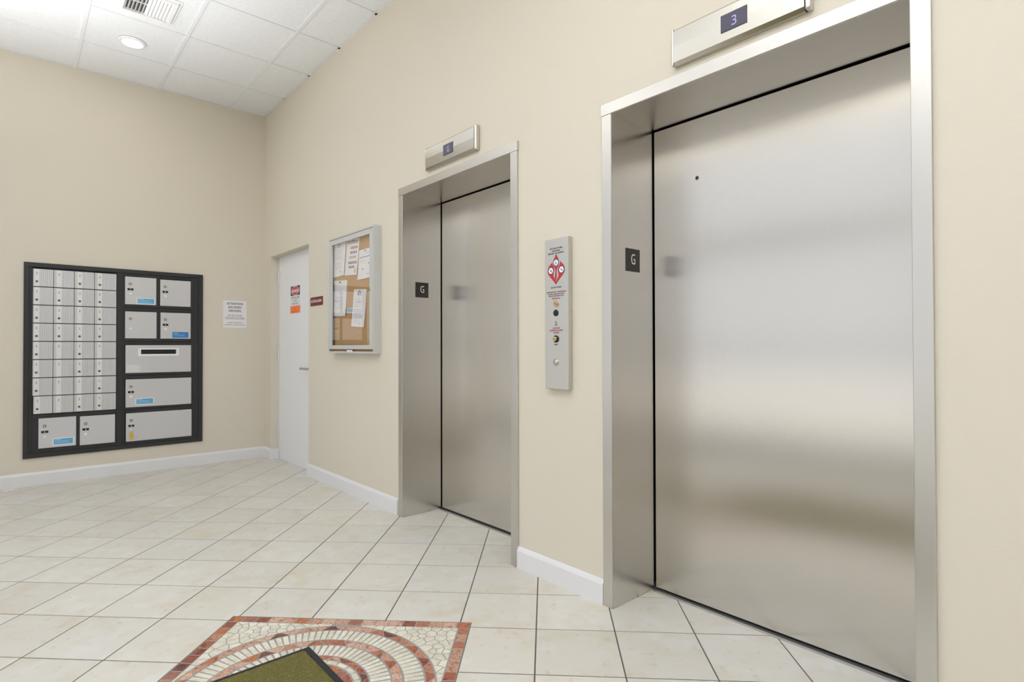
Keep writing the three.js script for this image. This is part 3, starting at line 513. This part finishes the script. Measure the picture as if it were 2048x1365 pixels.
// ---------------------------------------------------------------- mailboxes (local axes: x runs along -z of the room, z out of the wall)
{
  const t = thing('mailbox_bank', 'black framed wall bank of aluminium mailboxes and parcel lockers', 'mailboxes', [0, 0, 0]); t.rotation.y = Math.PI / 2;
  const Zx = (z) => -z;                                                 // room z -> local x
  mesh('outer_frame', plate(rect(Zx(1.88), 0.225, Zx(0.577), 1.824), [rect(Zx(1.846), 0.258, Zx(0.613), 1.788)], 0.016, 0.002), M.frameBlack, t);
  mesh('cabinet', cbox(Zx(1.858), Zx(0.6), 0.246, 1.802, -0.4, -0.014), M.frameBlack, t);
  const bar = (z1, z0, y0, y1, d = 0.01) => mesh('divider', rbox(Zx(z1), Zx(z0), y0, y1, -0.02, d, 0.0015), M.frameBlack, t);
  bar(1.846, 1.825, 0.258, 1.788, 0.007); bar(1.257, 1.217, 0.258, 1.788, 0.011); bar(0.656, 0.613, 0.258, 1.788, 0.007);
  bar(1.825, 1.257, 0.545, 0.575, 0.009); bar(1.825, 1.257, 0.258, 0.292, 0.003); bar(1.537, 1.514, 0.292, 0.545, 0.006); bar(1.825, 1.785, 0.292, 0.545, 0.006); bar(1.266, 1.257, 0.292, 0.545, 0.006);
  for (const [y0, y1] of [[1.764, 1.788], [1.487, 1.511], [1.454, 1.484], [1.181, 1.205], [1.151, 1.178], [0.876, 0.895], [0.843, 0.873], [0.573, 0.59], [0.541, 0.57], [0.258, 0.284]]) bar(1.2, 0.676, y0, y1, 0.006);
  bar(1.217, 1.2, 0.258, 1.788, 0.006); bar(0.676, 0.656, 0.258, 1.788, 0.006); bar(0.957, 0.928, 1.205, 1.454, 0.004); bar(0.957, 0.93, 1.511, 1.764, 0.004);

  // small fluted doors: one profile drawn across the door, swept up its height
  const Hh = 0.143, fluted = (w, s0) => {
    const p = [[0, 0], [0, 0.006]];
    if (s0 > 0.004) p.push([s0 * 0.4, 0.006], [s0 * 0.4 + 0.001, 0.0045], [s0 * 0.4 + 0.002, 0.006]);
    p.push([s0, 0.006], [s0 + 0.001, 0.0045]); const a = s0 + 0.035;
    p.push([a - 0.001, 0.0045], [a, 0.006]);
    for (let x = a + 0.008; x < w - 0.006; x += 0.0125) p.push([x, 0.006], [x + 0.0014, 0.0042], [x + 0.0028, 0.006]);
    p.push([w, 0.006], [w, 0]);
    return new THREE.ExtrudeGeometry(new THREE.Shape(p.map((q) => new THREE.Vector2(...q))), { depth: Hh, bevelEnabled: false }).rotateX(-Math.PI / 2).translate(0, 0, 0).scale(1, 1, -1);
  };
  const fix = (g) => { const ix = g.index ? g.toNonIndexed() : g, a = ix.attributes; for (const k of ['position', 'normal', 'uv']) { const n = a[k].itemSize, ar = a[k].array; for (let i = 0; i < ar.length; i += 3 * n) for (let j = 0; j < n; j++) { const s = ar[i + n + j]; ar[i + n + j] = ar[i + 2 * n + j]; ar[i + 2 * n + j] = s; } } ix.computeVertexNormals(); return ix; };
  const cols = [[1.822, 1.6945], [1.6905, 1.5575], [1.5535, 1.4195], [1.4155, 1.262]], rowTop = 1.774, pitch = 0.1498;
  const geos = cols.map(([a, b], i) => fix(fluted(a - b, i ? 0.018 : 0.006)));
  const plain = rbox(0.006, 0.1275, 0, Hh, 0, 0.006, 0.0012);
  const lockG = new THREE.CylinderGeometry(0.0085, 0.0095, 0.006, 20).rotateX(Math.PI / 2), holeG = cbox(-0.001, 0.001, -0.004, 0.004, 0.0025, 0.0036);
  const stripG = cbox(0, 0.0335, 0.0015, Hh - 0.0015, 0, 0.0016), digitG = mergeGeometries([cbox(-0.0035, 0.0035, -0.006, 0.001, 0, 0.0004), cbox(-0.0035, 0.0035, 0.006, 0.013, 0, 0.0004)]), numMat = std([0.2, 0.2, 0.22], 0.6), dullLock = std([0.16, 0.15, 0.14], 0.35, { metalness: 0.8 }), brightLock = std([0.86, 0.86, 0.85], 0.4);
  const bright = new Set(['0,1', '2,2', '4,1', '4,3', '5,1', '6,1', '6,2', '7,1']);
  for (let r = 0; r < 8; r++) for (let c = 0; c < 4; c++) {
    const odd = r === 7 && c === 0, x = Zx(cols[c][0]), y = rowTop - r * pitch - Hh, s0 = (c ? 0.0185 : 0.0065) + (odd ? 0.008 : 0);
    const d = mesh('mailbox_door', odd ? plain : geos[c], M.mailDoor, t); d.position.set(x, y, odd ? -0.003 : 0);
    if (odd) d.userData.label = 'plain replacement mailbox door without flutes';
    const st = mesh('number_strip', stripG, M.mailStrip, d); st.position.set(s0, 0, odd ? 0.006 : 0.0046);
    const nm = mesh('number', digitG, numMat, d); nm.position.set(s0 + 0.017, Hh - 0.04, odd ? 0.0077 : 0.0063);
    const lk = mesh('lock', lockG, bright.has(r + ',' + c) ? brightLock : dullLock, d); lk.position.set(s0 + 0.0165, 0.04, 0.008);
  }
  // parcel lockers
  const letters = (ch) => printMat(128, 40, (g, w, h) => { g.fillStyle = '#141414'; g.fillRect(0, 0, w, h); words(g, [[ch, w / 2, h * 0.54, 36, '#f4f4f4', 'bold']]); });
  const blues = (base, border) => printMat(256, 112, (g, w, h) => { g.fillStyle = border; g.fillRect(0, 0, w, h); g.fillStyle = base; g.fillRect(12, 12, w - 24, h - 24); g.fillStyle = 'rgba(255,255,255,0.55)'; g.fillRect(22, 20, 78, 11); for (let k = 0; k < 4; k++) g.fillRect(22, 40 + k * 13, 200 - (k * 41) % 60, 4); });
  const pale = blues('#5aa9d6', '#f0f3f5'), deep = blues('#2f78bd', '#4d90cc');
  const ringG = new THREE.TorusGeometry(0.009, 0.0028, 8, 24), knobG = new THREE.CylinderGeometry(0.011, 0.0125, 0.007, 24).rotateX(Math.PI / 2), labG = cbox(-0.0225, 0.0225, -0.0095, 0.0095, 0, 0.0012);
  const locker = (ch, z1, z0, y0, y1, sticker, mat) => {
    const d = mesh('parcel_door', rbox(0, z1 - z0, 0, y1 - y0, 0, 0.012, 0.0016), M.mailDoor, t); d.position.set(Zx(z1), y0, -0.004); d.userData.label = 'aluminium parcel locker door' + (ch ? ' marked ' + ch : ' without its letter'); const h = y1 - y0;
    const add = (n, g, m, x, y, z) => { const o = mesh(n, g, m, d); o.position.set(x, y, z); return o; };
    add('keyhole_ring', ringG, dullLock, 0.039, h - 0.065, 0.012);
    if (ch) { add('letter_label', labG, M.black, 0.04, h - 0.113, 0.012); add('letter', new THREE.PlaneGeometry(0.044, 0.018), letters(ch), 0.04, h - 0.113, 0.0136); }
    add('lock', knobG, brightLock, 0.0395, h - 0.153, 0.0145);
    if (sticker) { const [a, b, c, e] = sticker, s = add('sticker', new THREE.BoxGeometry(a - b, e - c, 0.001), M.white, z1 - (a + b) / 2, (c + e) / 2 - y0, 0.0124); add('sticker_print', new THREE.PlaneGeometry(a - b, e - c), mat, z1 - (a + b) / 2, (c + e) / 2 - y0, 0.0132); }
    return d;
  };
  locker('A', 1.783, 1.538, 0.297, 0.544, [1.692, 1.5525, 0.313, 0.372], pale); locker('B', 1.513, 1.267, 0.293, 0.539);
  locker('C', 1.1985, 0.96, 1.513, 1.7605, [1.1115, 0.971, 1.519, 1.575], pale); locker('D', 0.929, 0.68, 1.511, 1.754);
  locker('', 1.197, 0.957, 1.208, 1.449); locker('F', 0.926, 0.679, 1.207, 1.449, [0.8315, 0.698, 1.216, 1.2715], deep);
  locker('G', 1.191, 0.673, 0.591, 0.84, [1.117, 0.9755, 0.609, 0.669], pale); locker('H', 1.187, 0.669, 0.286, 0.538);
  { // outgoing mail door with its slot
    const a = 1.193, b = 0.6755, y0 = 0.897, h = 0.25, w = a - b, sx = a - 1.0765, ex = a - 0.7995, d = mesh('outgoing_mail_door', plate(rect(0, 0, w, h), [rect(sx, 0.169, ex, 0.21)], 0.012, 0.0012), M.mailDoor, t); d.position.set(Zx(a), y0, -0.004); d.userData.label = 'aluminium outgoing mail door with slot';
    mesh('slot_surround', plate(rect(sx - 0.023, 0.15, ex + 0.024, 0.222), [rect(sx, 0.169, ex, 0.21)], 0.003, 0.0008).translate(0, 0, 0.012), M.white, d);
    mesh('slot_flap', cbox(sx - 0.002, ex + 0.002, 0.166, 0.213, 0.001, 0.003), M.black, d);
    mesh('paper_label', cbox(a - 1.185, a - 1.083, 0.009, 0.073, 0.012, 0.0126), std([0.74, 0.72, 0.73], 0.7), d);
  }
}
{
  const t = thing('key', 'steel key with yellow oval tag hanging from the lowest parcel locker lock', 'key', [0.02, 0.382, 1.1475]);
  const bow = onMail(mergeGeometries([new THREE.TorusGeometry(0.009, 0.0018, 8, 20).translate(0, -0.004, 0.004), cbox(-0.0016, 0.0016, -0.003, 0.003, -0.009, 0.003)].map((g) => (g.index ? g.toNonIndexed() : g))));
  mesh('blade', bow, M.shiny, t);
  const s = new THREE.Shape(); s.absellipse(0, 0, 0.0145, 0.034, 0, 2 * Math.PI); const hl = new THREE.Path(); hl.absellipse(0, 0.026, 0.003, 0.003, 0, 2 * Math.PI, true); s.holes.push(hl);
  const tg = mesh('tag', onMail(new THREE.ExtrudeGeometry(s, { depth: 0.002, bevelEnabled: true, bevelSize: 0.0008, bevelThickness: 0.0008, bevelSegments: 1, curveSegments: 20 }).translate(0, -0.044, 0.001)), M.yellow, t); tg.userData.label = 'yellow oval tag';
  mesh('tag_slot', onMail(cbox(-0.003, 0.003, -0.056, -0.03, 0.0042, 0.0046)), std([0.4, 0.27, 0.05], 0.6), tg);
}

// ---------------------------------------------------------------- olive entrance mat and a scrap of paper on the floor
{
  const x0 = 3.946, x1 = 5.47, z0 = 1.103, z1 = 2.01, t = thing('floor_mat', 'olive green carpet mat with black rubber border lying over the mosaic', 'mat', [x0, 0.0012, z0]), W = x1 - x0, D = z1 - z0;
  mesh('rubber_border', plate(rect(0, 0, W, D), [rect(0.012, 0.022, W - 0.012, D - 0.022)], 0.005, 0.0018).rotateX(Math.PI / 2).translate(0, 0.005, 0), M.rubber, t);
  const nx = 180, nz = 110, g = new THREE.PlaneGeometry(W - 0.022, D - 0.042, nx, nz).rotateX(-Math.PI / 2).translate(W / 2, 0, D / 2), ps = g.attributes.position, uv = g.attributes.uv;
  for (let i = 0; i < ps.count; i++) { const x = ps.getX(i), z = ps.getZ(i), e = Math.min(x - 0.011, W - 0.011 - x, z - 0.021, D - 0.021 - z); ps.setY(i, (e < 0.001 ? 0.001 : 0.0065) + rr(0, 0.0016)); uv.setXY(i, x, z); }
  g.computeVertexNormals(); mesh('carpet_pile', g, M.carpet, t);
}
{
  const t = thing('paper_scrap', 'small white paper scrap on the floor by the mailbox wall baseboard', 'paper', [0.085, 0.0006, 1.962]);
  const g = stone([[-0.028, 0.03], [-0.035, -0.038], [0.012, -0.034], [0.034, 0.028]], 0, 0.0003, 0.0022, 0.0018); mesh('scrap', g, M.paper, t);
}

renderer.render(scene, camera);
